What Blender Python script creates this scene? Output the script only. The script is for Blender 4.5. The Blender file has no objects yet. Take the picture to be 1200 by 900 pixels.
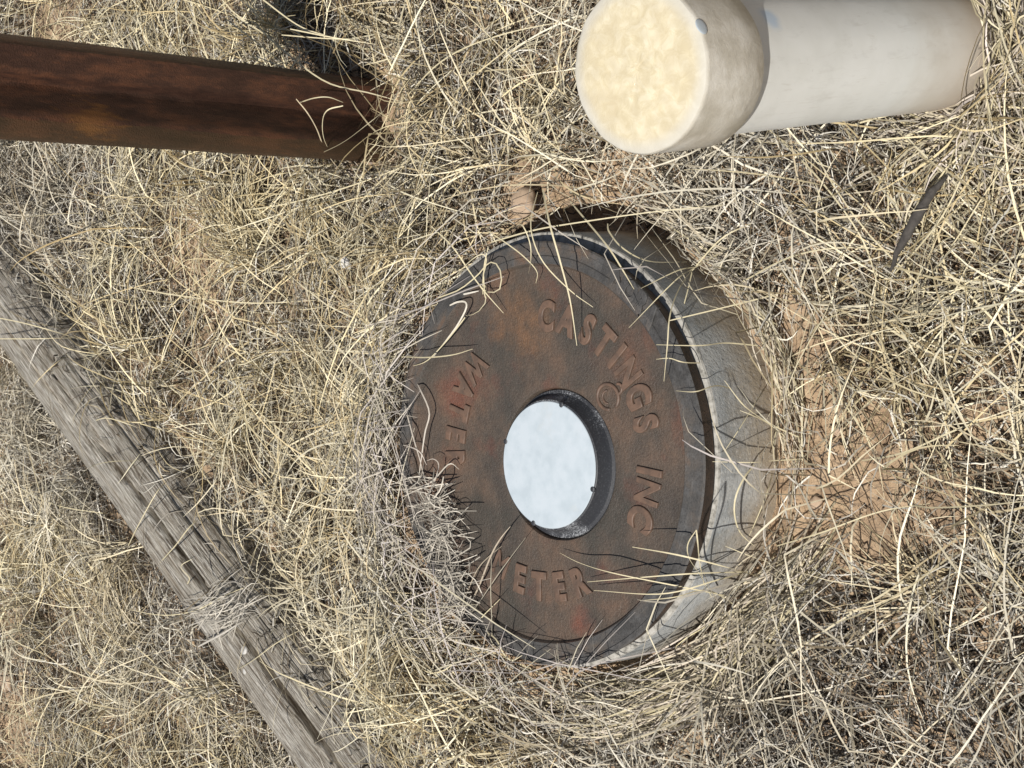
import bpy, bmesh, math, random
import numpy as np
from mathutils import Vector, Matrix, noise

R = math.radians
random.seed(7)
rng = np.random.default_rng(11)
SC = bpy.context.scene
COL = SC.collection

# ------------------------------------------------------------------ camera
CAM_H = 1.47
PITCH, ROLL, FPX = R(44.693), R(-2.2435), 1800.0       # photo is a portrait shot lying on its side
_F = np.array([0, math.cos(PITCH), -math.sin(PITCH)])
_Rt = np.array([1.0, 0, 0])
_U = np.cross(_Rt, _F)
_c, _s = math.cos(ROLL), math.sin(ROLL)
CX = _c * (-_U) + _s * _Rt
CY = -_s * (-_U) + _c * _Rt
cam_data = bpy.data.cameras.new("camera")
cam_data.sensor_width = 36.0
cam_data.lens = 36.0 * FPX / 1200.0
cam_data.clip_start = 0.05
cam_data.clip_end = 2000
cam = bpy.data.objects.new("camera", cam_data)
COL.objects.link(cam)
M = Matrix.Identity(4)
for i in range(3):
    M[i][0], M[i][1], M[i][2] = CX[i], CY[i], -_F[i]
M[2][3] = CAM_H
cam.matrix_world = M
SC.camera = cam

# ------------------------------------------------------------------ light
SUN_EL = R(61)
SUN_AZ = math.atan2(-0.70, -0.71)                       # direction (x, y) the light comes from
sdir = Vector((math.cos(SUN_AZ) * math.cos(SUN_EL), math.sin(SUN_AZ) * math.cos(SUN_EL), math.sin(SUN_EL)))
world = bpy.data.worlds.new("World")
SC.world = world
world.use_nodes = True
wn = world.node_tree
bg = wn.nodes["Background"]
sky = wn.nodes.new("ShaderNodeTexSky")
sky.sky_type = 'NISHITA'
sky.sun_disc = False
sky.sun_elevation = SUN_EL
sky.sun_rotation = math.pi / 2 - SUN_AZ
wn.links.new(sky.outputs[0], bg.inputs[0])
bg.inputs[1].default_value = 0.055
sl = bpy.data.lights.new("sun", 'SUN')
sl.energy = 5.0
sl.angle = R(0.5)
sl.color = (1.0, 0.965, 0.91)
sun = bpy.data.objects.new("sun", sl)
COL.objects.link(sun)
sun.rotation_euler = sdir.to_track_quat('Z', 'Y').to_euler()
SC.view_settings.view_transform = 'Standard'
SC.view_settings.look = 'None'
SC.view_settings.exposure = 0.0
SC.view_settings.gamma = 1.0
SC.cycles.max_bounces = 6
SC.cycles.diffuse_bounces = 2


# ------------------------------------------------------------------ helpers
def spot(px, py, h=0.0):
    """point of the place at height h that the photograph shows at (px, py)"""
    d = _F + (px - 600) / FPX * CX - (py - 450) / FPX * CY
    t = (h - CAM_H) / d[2]
    return np.array([d[0] * t, d[1] * t, h])


def link(name, me, mats=(), parent=None):
    o = bpy.data.objects.new(name, me)
    COL.objects.link(o)
    for m in mats:
        me.materials.append(m)
    if parent:
        o.parent = parent
    return o


def thing(name, label, cat, loc=(0, 0, 0), group=None):
    o = bpy.data.objects.new(name, None)
    COL.objects.link(o)
    o.empty_display_size = 0.05
    o.location = loc
    tag(o, label, cat, group)
    return o


def tag(o, label, cat, group=None, kind=None):
    o['label'] = label
    o['category'] = cat
    if group:
        o['group'] = group
    if kind:
        o['kind'] = kind
    return o


def smooth(me, on=True):
    me.polygons.foreach_set('use_smooth', [on] * len(me.polygons))


def mesh_np(name, V, F, col=None, mat=None, smooth_on=True):
    me = bpy.data.meshes.new(name)
    V = np.asarray(V, dtype=np.float32)
    F = np.asarray(F, dtype=np.int32)
    k = F.shape[1]
    me.vertices.add(len(V))
    me.vertices.foreach_set('co', V.ravel())
    me.loops.add(F.size)
    me.loops.foreach_set('vertex_index', F.ravel())
    me.polygons.add(len(F))
    me.polygons.foreach_set('loop_start', np.arange(0, F.size, k, dtype=np.int32))
    me.update(calc_edges=True)
    me.polygons.foreach_set('use_smooth', np.full(len(F), smooth_on))
    if col is not None:
        a = me.attributes.new('tint', 'FLOAT_COLOR', 'POINT')
        a.data.foreach_set('color', np.asarray(col, dtype=np.float32).ravel())
    if mat:
        me.materials.append(mat)
    return me


def fade(x, a, b):
    t = np.clip((np.asarray(x, dtype=float) - a) / (b - a), 0, 1)
    return t * t * (3 - 2 * t)


_perm = rng.random((64, 64))


def vn(x, y):
    """cheap value noise, period 64"""
    x = np.asarray(x, dtype=float); y = np.asarray(y, dtype=float)
    xi = np.floor(x).astype(int); yi = np.floor(y).astype(int)
    fx = x - xi; fy = y - yi
    fx = fx * fx * (3 - 2 * fx); fy = fy * fy * (3 - 2 * fy)
    a = _perm[xi % 64, yi % 64]; b = _perm[(xi + 1) % 64, yi % 64]
    c = _perm[xi % 64, (yi + 1) % 64]; d = _perm[(xi + 1) % 64, (yi + 1) % 64]
    return (a * (1 - fx) + b * fx) * (1 - fy) + (c * (1 - fx) + d * fx) * fy


class NT:
    """small node-tree writer"""
    def __init__(self, name):
        self.m = bpy.data.materials.new(name)
        self.m.use_nodes = True
        self.t = self.m.node_tree
        self.b = self.t.nodes["Principled BSDF"]

    def n(self, typ, ins=None, **kw):
        o = self.t.nodes.new("ShaderNode" + typ)
        for k, v in kw.items():
            setattr(o, k, v)
        for k, v in (ins or {}).items():
            self.set(o.inputs[k], v)
        return o

    def set(self, sock, v):
        if hasattr(v, 'is_output') or isinstance(v, bpy.types.NodeSocket):
            self.t.links.new(v, sock)
        else:
            sock.default_value = v

    def coord(self, which='Object'):
        return self.n('TexCoord').outputs[which]

    def noise(self, vec, scale, detail=4, rough=0.55, dist=0.0):
        return self.n('TexNoise', {'Vector': vec, 'Scale': scale, 'Detail': detail, 'Roughness': rough, 'Distortion': dist}).outputs[0]

    def ramp(self, fac, stops, interp='LINEAR'):
        r = self.n('ValToRGB', {'Fac': fac})
        r.color_ramp.interpolation = interp
        e = r.color_ramp.elements
        while len(e) < len(stops):
            e.new(0.5)
        for i, (p, c) in enumerate(stops):
            e[i].position = p
            e[i].color = (*c, 1) if len(c) == 3 else c
        return r.outputs[0]

    def mix(self, f, a, b, mode='MIX'):
        x = self.n('Mix', data_type='RGBA', blend_type=mode)
        self.set(x.inputs[0], f)
        self.set(x.inputs[6], a if not isinstance(a, tuple) else (*a, 1))
        self.set(x.inputs[7], b if not isinstance(b, tuple) else (*b, 1))
        return x.outputs[2]

    def math(self, op, a, b=0.0, clamp=False):
        x = self.n('Math', operation=op, use_clamp=clamp)
        self.set(x.inputs[0], a)
        self.set(x.inputs[1], b)
        return x.outputs[0]

    def mapping(self, vec, scale=(1, 1, 1), loc=(0, 0, 0)):
        return self.n('Mapping', {'Vector': vec, 'Scale': scale, 'Location': loc}).outputs[0]

    def bump(self, h, strength=0.4, dist=0.002, normal=None):
        x = self.n('Bump', {'Height': h, 'Strength': strength, 'Distance': dist})
        if normal is not None:
            self.set(x.inputs['Normal'], normal)
        return x.outputs[0]

    def out(self, color=None, rough=None, normal=None, metallic=None, spec=None):
        for k, v in (('Base Color', color), ('Roughness', rough), ('Normal', normal), ('Metallic', metallic), ('Specular IOR Level', spec)):
            if v is not None:
                self.set(self.b.inputs[k], (*v, 1) if isinstance(v, tuple) else v)
        return self.m


# ------------------------------------------------------------------ materials
PIPE_B = np.array([0.330, 0.797, 0.0]); PIPE_T = np.array([0.2455, 0.7885, 0.536])
PIPE_R, CAP_R, CAP_L = 0.0596, 0.0676, 0.0768


def cap_hit(px, py):
    d = _F + (px - 600) / FPX * CX - (py - 450) / FPX * CY
    o = np.array([0, 0, CAM_H]); n = PIPE_T - PIPE_B; n = n / np.linalg.norm(n)
    w = o - PIPE_B
    dp = d - (d @ n) * n; wp = w - (w @ n) * n
    A = dp @ dp; B = 2 * dp @ wp; C_ = wp @ wp - CAP_R ** 2
    disc = max(B * B - 4 * A * C_, 0)
    t = (-B - math.sqrt(disc)) / (2 * A)
    return o + d * t


def pipe_local(p):
    ax = Vector(PIPE_T - PIPE_B)
    q = ax.to_track_quat('Z', 'Y').to_matrix().transposed()
    return tuple(q @ (Vector(p) - Vector(PIPE_B)))


STAIN = pipe_local(cap_hit(911, 15))
LID = np.array([-0.0857, 1.3115]); LID_Z = 0.135
OR1, OR2, OR3, OR4 = [tuple(np.append(spot(a, b, .13)[:2] - LID, .13)) for a, b in ((612, 376), (535, 462), (735, 415), (682, 728))]


def mat_soil():
    t = NT('sandy_soil'); c = t.coord()
    big = t.noise(c, 3.0, 4); mid = t.noise(c, 28, 5, 0.65); fine = t.noise(c, 320, 3, 0.7)
    col = t.ramp(mid, [(0.36, (.29, .195, .115)), (0.5, (.46, .32, .19)), (0.62, (.57, .42, .265))])
    col = t.mix(t.math('MULTIPLY', fine, 0.5), col, (.24, .16, .10))
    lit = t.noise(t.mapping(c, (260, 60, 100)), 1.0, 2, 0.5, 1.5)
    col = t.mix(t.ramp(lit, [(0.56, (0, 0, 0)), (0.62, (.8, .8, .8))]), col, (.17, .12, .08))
    col = t.mix(t.ramp(big, [(0.35, (0, 0, 0)), (0.65, (.35, .35, .35))]), col, (.33, .25, .18))
    h = t.math('ADD', t.math('MULTIPLY', mid, 1.0), t.math('MULTIPLY', fine, 0.35))
    return t.out(col, 0.95, t.bump(h, 0.8, 0.006))


def mat_grass():
    t = NT('dry_straw')
    a = t.n('Attribute', attribute_name='tint').outputs[0]
    c = t.coord()
    f = t.noise(c, 130, 2)
    col = t.mix(t.ramp(f, [(0.35, (0, 0, 0)), (0.75, (.55, .55, .55))]), a, t.mix(0.35, a, (.16, .12, .07)))
    t.out(col, 0.55, spec=0.35)
    # thin dry blades let some light through
    tr = t.n('BsdfTranslucent', {'Color': col})
    mx = t.n('MixShader', {0: 0.08, 1: t.b.outputs[0], 2: tr.outputs[0]})
    t.t.links.new(mx.outputs[0], t.t.nodes['Material Output'].inputs[0])
    return t.m


def mat_rust_lid():
    t = NT('rusted_cast_iron'); c = t.coord()
    big = t.noise(c, 9.0, 5, 0.6, 0.4)
    mid = t.noise(c, 30, 6, 0.7)
    fine = t.noise(c, 380, 3, 0.75)
    pit = t.noise(c, 900, 2, 0.7)
    col = t.ramp(t.math('ADD', t.math('MULTIPLY', big, 0.72), t.math('MULTIPLY', mid, 0.28)),
                 [(0.38, (.058, .049, .040)), (0.46, (.082, .064, .049)), (0.53, (.108, .076, .054)), (0.62, (.150, .090, .058))])
    # red rust spots and grey-green dirt
    sp = t.noise(t.mapping(c, loc=(3, 1, 0)), 16, 5, 0.6)
    col = t.mix(t.ramp(sp, [(0.56, (0, 0, 0)), (0.68, (.55, .55, .55))]), col, (.135, .048, .030))
    for q, rr, cc in ((OR1, .06, (.23, .115, .052)), (OR2, .035, (.17, .060, .036)), (OR3, .045, (.16, .075, .045)), (OR4, .02, (.20, .06, .035))):
        dd = t.n('VectorMath', {0: c, 1: q}, operation='DISTANCE').outputs['Value']
        dd = t.math('ADD', dd, t.math('MULTIPLY', t.math('SUBTRACT', mid, .5), rr * 2.2))
        col = t.mix(t.ramp(dd, [(rr * .25, (.75, .75, .75)), (rr * 1.1, (0, 0, 0))]), col, cc)
    gg = t.noise(t.mapping(c, loc=(7, 4, 0)), 11, 4, 0.6)
    col = t.mix(t.ramp(gg, [(0.47, (0, 0, 0)), (0.62, (.8, .8, .8))]), col, (.050, .047, .038))
    col = t.mix(t.ramp(fine, [(0.35, (.45, .45, .45)), (0.6, (0, 0, 0))]), col, (.045, .030, .024))
    col = t.mix(t.ramp(pit, [(0.62, (0, 0, 0)), (0.72, (.6, .6, .6))]), col, (.24, .17, .12))
    h = t.math('ADD', t.math('MULTIPLY', fine, 0.8), t.math('MULTIPLY', mid, 1.4))
    return t.out(col, t.ramp(mid, [(0.3, (.42, .42, .42)), (0.7, (.7, .7, .7))]), t.bump(h, 0.75, 0.0026), spec=0.5)


def mat_band():
    t = NT('blackened_cast_iron'); c = t.coord()
    big = t.noise(c, 14, 5, 0.65); mid = t.noise(c, 60, 5, 0.7); fine = t.noise(c, 420, 3, 0.75)
    col = t.ramp(big, [(0.36, (.042, .040, .038)), (0.48, (.066, .062, .058)), (0.56, (.092, .078, .066)), (0.66, (.135, .088, .060))])
    col = t.mix(t.ramp(mid, [(0.48, (0, 0, 0)), (0.66, (.65, .65, .65))]), col, (.100, .098, .096))
    col = t.mix(t.ramp(fine, [(0.3, (.6, .6, .6)), (0.5, (0, 0, 0))]), col, (.02, .02, .021))
    h = t.math('ADD', t.math('MULTIPLY', fine, 0.7), t.math('MULTIPLY', mid, 1.5))
    return t.out(col, 0.62, t.bump(h, 0.6, 0.0022), spec=0.4)


def mat_side():
    t = NT('rust_brown_rim'); c = t.coord()
    mid = t.noise(c, 45, 5, 0.7); fine = t.noise(c, 400, 3)
    col = t.ramp(mid, [(0.35, (.035, .027, .022)), (0.55, (.07, .047, .034)), (0.7, (.11, .065, .042))])
    return t.out(col, 0.75, t.bump(t.math('ADD', mid, fine), 0.5, 0.002))


def mat_puck():
    t = NT('dusty_black_plastic'); c = t.coord()
    f = t.noise(c, 500, 3, 0.8); b = t.noise(c, 20, 3)
    k = t.math('MULTIPLY', f, t.ramp(t.noise(c, 9, 3), [(0.44, (.78, .78, .78)), (0.58, (1.08, 1.08, 1.08))]))
    col = t.ramp(k, [(0.42, (.030, .031, .035)), (0.54, (.07, .072, .078)), (0.64, (.34, .35, .36))])
    return t.out(col, 0.5, t.bump(f, 0.3, 0.001))


def mat_face():
    t = NT('white_weathered_plastic'); c = t.coord()
    b = t.noise(c, 45, 5, 0.6); s = t.noise(c, 260, 2)
    col = t.ramp(b, [(0.36, (.43, .485, .52)), (0.5, (.47, .525, .56)), (0.62, (.50, .55, .585))])
    col = t.mix(t.ramp(s, [(0.72, (0, 0, 0)), (0.78, (.5, .5, .5))]), col, (.45, .5, .52))
    dg = t.noise(c, 18, 5, 0.7, .5)
    col = t.mix(t.ramp(dg, [(0.56, (0, 0, 0)), (0.72, (.4, .4, .4))]), col, (.47, .48, .46))
    sc = t.noise(t.mapping(c, (30, 420, 1)), 1.0, 3, 0.7, 2.0)
    col = t.mix(t.ramp(sc, [(0.64, (0, 0, 0)), (0.68, (.4, .4, .4))]), col, (.40, .45, .48))
    return t.out(col, 0.5, spec=0.3)


def mat_box():
    t = NT('weathered_grey_box'); c = t.coord()
    z = t.n('SeparateXYZ', {0: c}).outputs[2]
    b = t.noise(c, 16, 5, 0.65); m = t.noise(c, 90, 4, 0.7)
    col = t.ramp(b, [(0.36, (.25, .26, .255)), (0.5, (.35, .36, .355)), (0.64, (.44, .44, .42))])
    col = t.mix(t.ramp(m, [(0.55, (0, 0, 0)), (0.72, (.5, .5, .5))]), col, (.44, .44, .43))
    dirt = t.math('ADD', z, t.math('MULTIPLY', t.math('SUBTRACT', b, 0.5), 0.16))
    col = t.mix(t.ramp(dirt, [(0.02, (.9, .9, .9)), (0.085, (0, 0, 0))]), col, (.38, .31, .22))
    pk = t.noise(c, 210, 3, 0.7)
    col = t.mix(t.ramp(pk, [(0.60, (0, 0, 0)), (0.68, (.7, .7, .7))]), col, (.17, .16, .14))
    col = t.mix(t.ramp(pk, [(0.34, (.6, .6, .6)), (0.40, (0, 0, 0))]), col, (.55, .53, .49))
    st = t.noise(t.mapping(c, (120, 120, 9)), 1.0, 3)
    col = t.mix(t.ramp(st, [(0.55, (0, 0, 0)), (0.75, (.35, .35, .35))]), col, (.15, .15, .145))
    return t.out(col, 0.8, t.bump(t.math('ADD', m, pk), 0.6, 0.0016))


def mat_edge():
    t = NT('pale_cut_edge'); c = t.coord()
    m = t.noise(c, 120, 4, 0.7)
    col = t.ramp(m, [(0.38, (.18, .17, .15)), (0.46, (.30, .285, .25)), (0.6, (.42, .40, .36))])
    return t.out(col, 0.85, t.bump(m, 0.4, 0.001))


def mat_pipe():
    t = NT('chalky_white_pvc'); c = t.coord()
    b = t.noise(c, 9, 4, 0.6); m = t.noise(t.mapping(c, (60, 60, 22)), 1, 5, 0.65)
    z = t.n('SeparateXYZ', {0: c}).outputs[2]
    col = t.ramp(b, [(0.38, (.70, .70, .655)), (0.52, (.76, .76, .72)), (0.65, (.80, .80, .765))])
    col = t.mix(t.ramp(m, [(0.55, (0, 0, 0)), (0.75, (.35, .35, .35))]), col, (.50, .485, .44))
    sc = t.noise(t.mapping(c, (400, 30, 18)), 1.0, 4, 0.7, 1.2)
    col = t.mix(t.ramp(sc, [(0.58, (0, 0, 0)), (0.72, (.4, .4, .4))]), col, (.56, .53, .47))
    dk = t.noise(c, 130, 3, 0.6)
    col = t.mix(t.ramp(dk, [(0.70, (0, 0, 0)), (0.76, (.4, .4, .4))]), col, (.45, .41, .35))
    g = t.math('ADD', z, t.math('MULTIPLY', b, 0.12))
    col = t.mix(t.ramp(g, [(0.12, (.9, .9, .9)), (0.28, (0, 0, 0))]), col, (.56, .46, .35))
    # bluish solvent stain under the cap
    d = t.n('VectorMath', {0: c, 1: STAIN}, operation='DISTANCE').outputs['Value']
    d = t.math('ADD', d, t.math('MULTIPLY', m, 0.012))
    col = t.mix(t.ramp(d, [(0.0, (.8, .8, .8)), (0.010, (.55, .55, .55)), (0.015, (.8, .8, .8)), (0.021, (0, 0, 0))]), col, (.42, .54, .68))
    return t.out(col, 0.55, t.bump(m, 0.15, 0.001), spec=0.3)


def mat_cap():
    t = NT('yellowed_pvc_cap'); c = t.coord()
    z = t.n('SeparateXYZ', {0: c}).outputs[2]
    v = t.n('TexVoronoi', {'Vector': t.n('Mix', {0: 0.3}, data_type='RGBA').outputs[2], 'Scale': 95.0}, feature='SMOOTH_F1')
    t.t.links.new(c, v.inputs['Vector'])
    b = t.noise(c, 20, 5, 0.6); m = t.noise(c, 85, 4, 0.7, 0.6)
    top = t.ramp(m, [(0.38, (.60, .51, .33)), (0.5, (.67, .585, .40)), (0.60, (.73, .655, .48))])
    top = t.mix(t.ramp(b, [(0.4, (0, 0, 0)), (0.62, (.55, .55, .55))]), top, (.68, .58, .385))
    top = t.mix(t.ramp(v.outputs[0], [(0.15, (0, 0, 0)), (0.6, (.45, .45, .45))]), top, (.50, .42, .28))
    side = t.ramp(t.noise(c, 28, 5, 0.65), [(0.36, (.46, .425, .35)), (0.5, (.55, .515, .44)), (0.64, (.66, .63, .56))])
    side = t.mix(t.ramp(m, [(0.62, (0, 0, 0)), (0.72, (.6, .6, .6))]), side, (.66, .63, .56))
    xy = t.n('VectorMath', {0: t.mapping(c, (1, 1, 0))}, operation='LENGTH').outputs['Value']
    xy = t.math('ADD', xy, t.math('MULTIPLY', b, 0.008))
    top = t.mix(t.ramp(xy, [(0.0585, (0, 0, 0)), (0.0680, (.85, .85, .85))]), top, (.58, .55, .475))
    col = t.mix(t.ramp(z, [(0.0735, (0, 0, 0)), (0.0765, (1, 1, 1))]), side, top)
    h = t.math('ADD', m, t.math('MULTIPLY', b, 1.5))
    return t.out(col, t.ramp(z, [(0.068, (.32, .32, .32)), (0.0765, (.14, .14, .14))]), t.bump(h, 0.35, 0.0018), spec=0.6)


def mat_steel():
    t = NT('dark_rusted_steel'); c = t.coord()
    uv = t.mapping(c, (1, 1, 0.25))
    b = t.noise(uv, 22, 5, 0.65); m = t.noise(uv, 110, 5, 0.7); f = t.noise(c, 500, 2)
    col = t.ramp(t.math('ADD', t.math('MULTIPLY', b, .6), t.math('MULTIPLY', m, .4)),
                 [(0.38, (.028, .013, .009)), (0.5, (.062, .029, .019)), (0.60, (.125, .052, .028))])
    x = t.n('SeparateXYZ', {0: c})
    olive = t.ramp(t.math('ADD', x.outputs[0], t.math('MULTIPLY', b, 0.02)), [(0.0, (1, 1, 1)), (0.5, (1, 1, 1))])
    lx = t.math('ADD', x.outputs[0], t.math('MULTIPLY', b, 0.02))
    lo = t.ramp(lx, [(0.0, (1, 1, 1)), (0.001, (1, 1, 1))]) if False else t.math('LESS_THAN', lx, -0.027)
    col = t.mix(t.math('MULTIPLY', lo, 0.45), col, (.072, .050, .022))
    d = t.n('VectorMath', {0: t.mapping(c, (1, 1, 0.6)), 1: (-0.030, -0.012, 0.31)}, operation='DISTANCE').outputs['Value']
    d = t.math('ADD', d, t.math('MULTIPLY', t.math('SUBTRACT', m, .3), 0.09))
    col = t.mix(t.ramp(d, [(0.018, (.65, .65, .65)), (0.034, (.3, .3, .3)), (0.044, (0, 0, 0))]), col, (.30, .13, .035))
    return t.out(col, 0.55, t.bump(t.math('ADD', m, t.math('MULTIPLY', f, 0.8)), 0.6, 0.002), spec=0.4)


def mat_wood():
    t = NT('weathered_grey_wood')
    uv = t.n('UVMap').outputs[0]
    g = t.noise(t.mapping(uv, (9, 330, 1)), 1.0, 5, 0.65, 0.25)
    g2 = t.noise(t.mapping(uv, (26, 1100, 1)), 1.0, 3, 0.6, 0.1)
    b = t.noise(t.mapping(uv, (4, 60, 1)), 1.0, 3)
    col = t.ramp(g, [(0.36, (.10, .08, .06)), (0.43, (.38, .345, .285)), (0.51, (.54, .505, .435)), (0.60, (.68, .64, .565))])
    col = t.mix(t.ramp(g2, [(0.42, (.9, .9, .9)), (0.5, (0, 0, 0))]), col, (.11, .085, .062))
    col = t.mix(t.ramp(b, [(0.4, (0, 0, 0)), (0.7, (.45, .45, .45))]), col, (.36, .30, .225))
    h = t.math('ADD', g, t.math('MULTIPLY', g2, 0.8))
    return t.out(col, 0.85, t.bump(h, 1.0, 0.005), spec=0.2)


def mat_simple(name, lo, hi, scale=40, rough=0.9):
    t = NT(name); c = t.coord()
    n = t.noise(c, scale, 5, 0.65)
    return t.out(t.ramp(n, [(0.3, lo), (0.7, hi)]), rough, t.bump(n, 0.5, 0.002))


SOIL, GRASS = mat_soil(), mat_grass()
IRON, BAND, SIDE = mat_rust_lid(), mat_band(), mat_side()
LETTER = mat_simple('worn_rust_lettering', (.075, .053, .040), (.175, .105, .070), 60, 0.55)
PUCK, FACE = mat_puck(), mat_face()
BOX, EDGE = mat_box(), mat_edge()
PIPE, CAP = mat_pipe(), mat_cap()
STEEL, WOOD = mat_steel(), mat_wood()

# ------------------------------------------------------------------ layout
BOXC = np.array([-0.0825, 1.322]); BOX_R = 0.2680; BOX_Z = 0.110
HOLE = np.array([-0.0986, 1.2814]); HOLE_R = 0.0917
POST = np.array([0.3987, 1.745]); POST_W = 0.125; POST_N = Vector((-0.0487, -0.1298, 1.0)).normalized()
LOG_P = np.array([-0.043, 2.446]); LOG_D = np.array([0.596, 0.803]); LOG_R = 0.089; LOG_ZC = 0.043


def terrain(x, y):
    x = np.asarray(x, dtype=float); y = np.asarray(y, dtype=float)
    h = 0.030 * (vn(x * 2.1 + 9, y * 2.1 + 4) - 0.5) + 0.014 * (vn(x * 7 + 3, y * 7) - 0.5) + 0.006 * (vn(x * 25, y * 25) - 0.5)
    ln = (x - LOG_P[0]) * LOG_D[1] - (y - LOG_P[1]) * LOG_D[0]
    h = h + 0.034 * np.exp(-((np.where(ln > .08, np.maximum(ln - .12, 0) / .13, (ln - .08) / .03)) ** 2)) + 0.02 * np.exp(-((ln + .12) / .06) ** 2)
    dx, dy = x - BOXC[0], y - BOXC[1]
    r = np.hypot(dx, dy)
    ang = np.arctan2(dy, dx)
    far = 0.5 + 0.5 * np.cos(ang - R(112))            # heaped against the far-left side
    h = h + 0.112 * far ** 1.5 * np.exp(-((np.maximum(r - 0.30, 0)) / 0.15) ** 2)
    # hollow against the right-hand side of the box
    hol = 0.5 + 0.5 * np.cos(ang - R(12))
    h = h - 0.06 * hol ** 8 * np.exp(-((r - 0.28) / 0.045) ** 2)
    h = h - 0.055 * np.exp(-(((x - POST[0]) / .11) ** 2 + ((y - POST[1] + .05) / .07) ** 2))
    near = 0.5 + 0.5 * np.cos(ang + R(90))
    h = h * (1 - 0.8 * near ** 3 * np.exp(-((r - 0.3) / 0.12) ** 2))
    h = h + 0.022 * np.exp(-(((x - PIPE_B[0]) ** 2 + (y - PIPE_B[1]) ** 2) / 0.02))
    return h * np.exp(-(np.maximum(np.hypot(x, y - 1.5) - 3, 0) / 6.0))


# ------------------------------------------------------------------ ground
def make_ground():
    def axis(lo, hi, step, far):
        core = np.arange(lo, hi + 1e-6, step)
        out = [hi]; s = step
        while out[-1] < far:
            s *= 1.35; out.append(out[-1] + s)
        left = [lo]; s = step
        while left[-1] > -far:
            s *= 1.35; left.append(left[-1] - s)
        return np.array(left[:0:-1] + list(core) + out[1:])
    xs = axis(-1.3, 1.4, 0.011, 400)
    ys = axis(0.2, 3.6, 0.011, 400)
    Xg, Yg = np.meshgrid(xs, ys)
    Z = terrain(Xg, Yg)
    fine = (vn(Xg * 70, Yg * 70) - 0.5) * 0.006 + (vn(Xg * 33 + 5, Yg * 33) - 0.5) * 0.008
    Z = Z + fine * (np.hypot(Xg, Yg - 1.5) < 3)
    inside = np.hypot(Xg - BOXC[0], Yg - BOXC[1]) < BOX_R - 0.012
    Z = np.where(inside, -0.25, Z)
    V = np.stack([Xg, Yg, Z], -1).reshape(-1, 3)
    nx, ny = len(xs), len(ys)
    i = np.arange(nx * ny).reshape(ny, nx)
    F = np.stack([i[:-1, :-1], i[:-1, 1:], i[1:, 1:], i[1:, :-1]], -1).reshape(-1, 4)
    o = link('ground', mesh_np('ground', V, F, mat=SOIL))
    o['kind'] = 'structure'
    o['label'] = 'bare tan sandy soil showing between the dry grass'


make_ground()


# ------------------------------------------------------------------ lathe
def lathe(name, prof, seg=128, mats=(), parent=None, face_mat=None, centers=None, jitter=0.0, loc=(0, 0, 0)):
    """prof = [(r, z)], centers = optional xy centre per ring"""
    V = []; n = len(prof)
    for k, (r, z) in enumerate(prof):
        cx, cy = centers[k] if centers else (0, 0)
        for s in range(seg):
            a = 2 * math.pi * s / seg
            j = jitter * (noise.noise(Vector((math.cos(a) * 4 + cx * 9, math.sin(a) * 4, r * 40 + z * 30))) if jitter else 0)
            V.append((cx + (r + j) * math.cos(a), cy + (r + j) * math.sin(a), z + j * 0.5))
    F = []; mi = []
    for k in range(n - 1):
        for s in range(seg):
            t = (s + 1) % seg
            F.append((k * seg + s, k * seg + t, (k + 1) * seg + t, (k + 1) * seg + s))
            mi.append(face_mat[k] if face_mat else 0)
    me = bpy.data.meshes.new(name)
    me.from_pydata(V, [], F)
    bm = bmesh.new(); bm.from_mesh(me)
    bmesh.ops.remove_doubles(bm, verts=bm.verts, dist=1e-6)
    bmesh.ops.recalc_face_normals(bm, faces=bm.faces)
    bm.to_mesh(me); bm.free()
    o = link(name, me, mats, parent)
    o.location = loc
    if face_mat and len(me.polygons) == len(mi):
        me.polygons.foreach_set('material_index', mi)
    smooth(me)
    try:
        me.set_sharp_from_angle(angle=R(35))
    except Exception:
        pass
    return o


# ------------------------------------------------------------------ meter box
def make_box():
    t = thing('meter_box', 'round grey meter box ring standing out of the soil under the rusty lid', 'meter box', (BOXC[0], BOXC[1], 0))
    lathe('box_wall', [(0.243, -0.24), (0.243, 0.106), (0.2445, 0.1085), (BOX_R - 0.0025, 0.1085), (BOX_R + 0.0005, 0.105), (BOX_R + 0.003, 0.05), (BOX_R + 0.006, -0.02),
                       (BOX_R + 0.008, -0.24)], 160, (BOX,), t, jitter=0.0012)
    lathe('rim_edge', [(0.2455, 0.1085), (0.2465, 0.1098), (BOX_R - 0.0025, 0.1098), (BOX_R - 0.0006, 0.1088), (BOX_R + 0.0006, 0.1060)], 200, (EDGE,), t, jitter=0.0009)
    lathe('box_floor', [(0.243, -0.2), (0.0, -0.2)], 32, (SOIL,), t)


make_box()

ROT_OUT, ROT_IN = -90, 90
FONT = None


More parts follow.
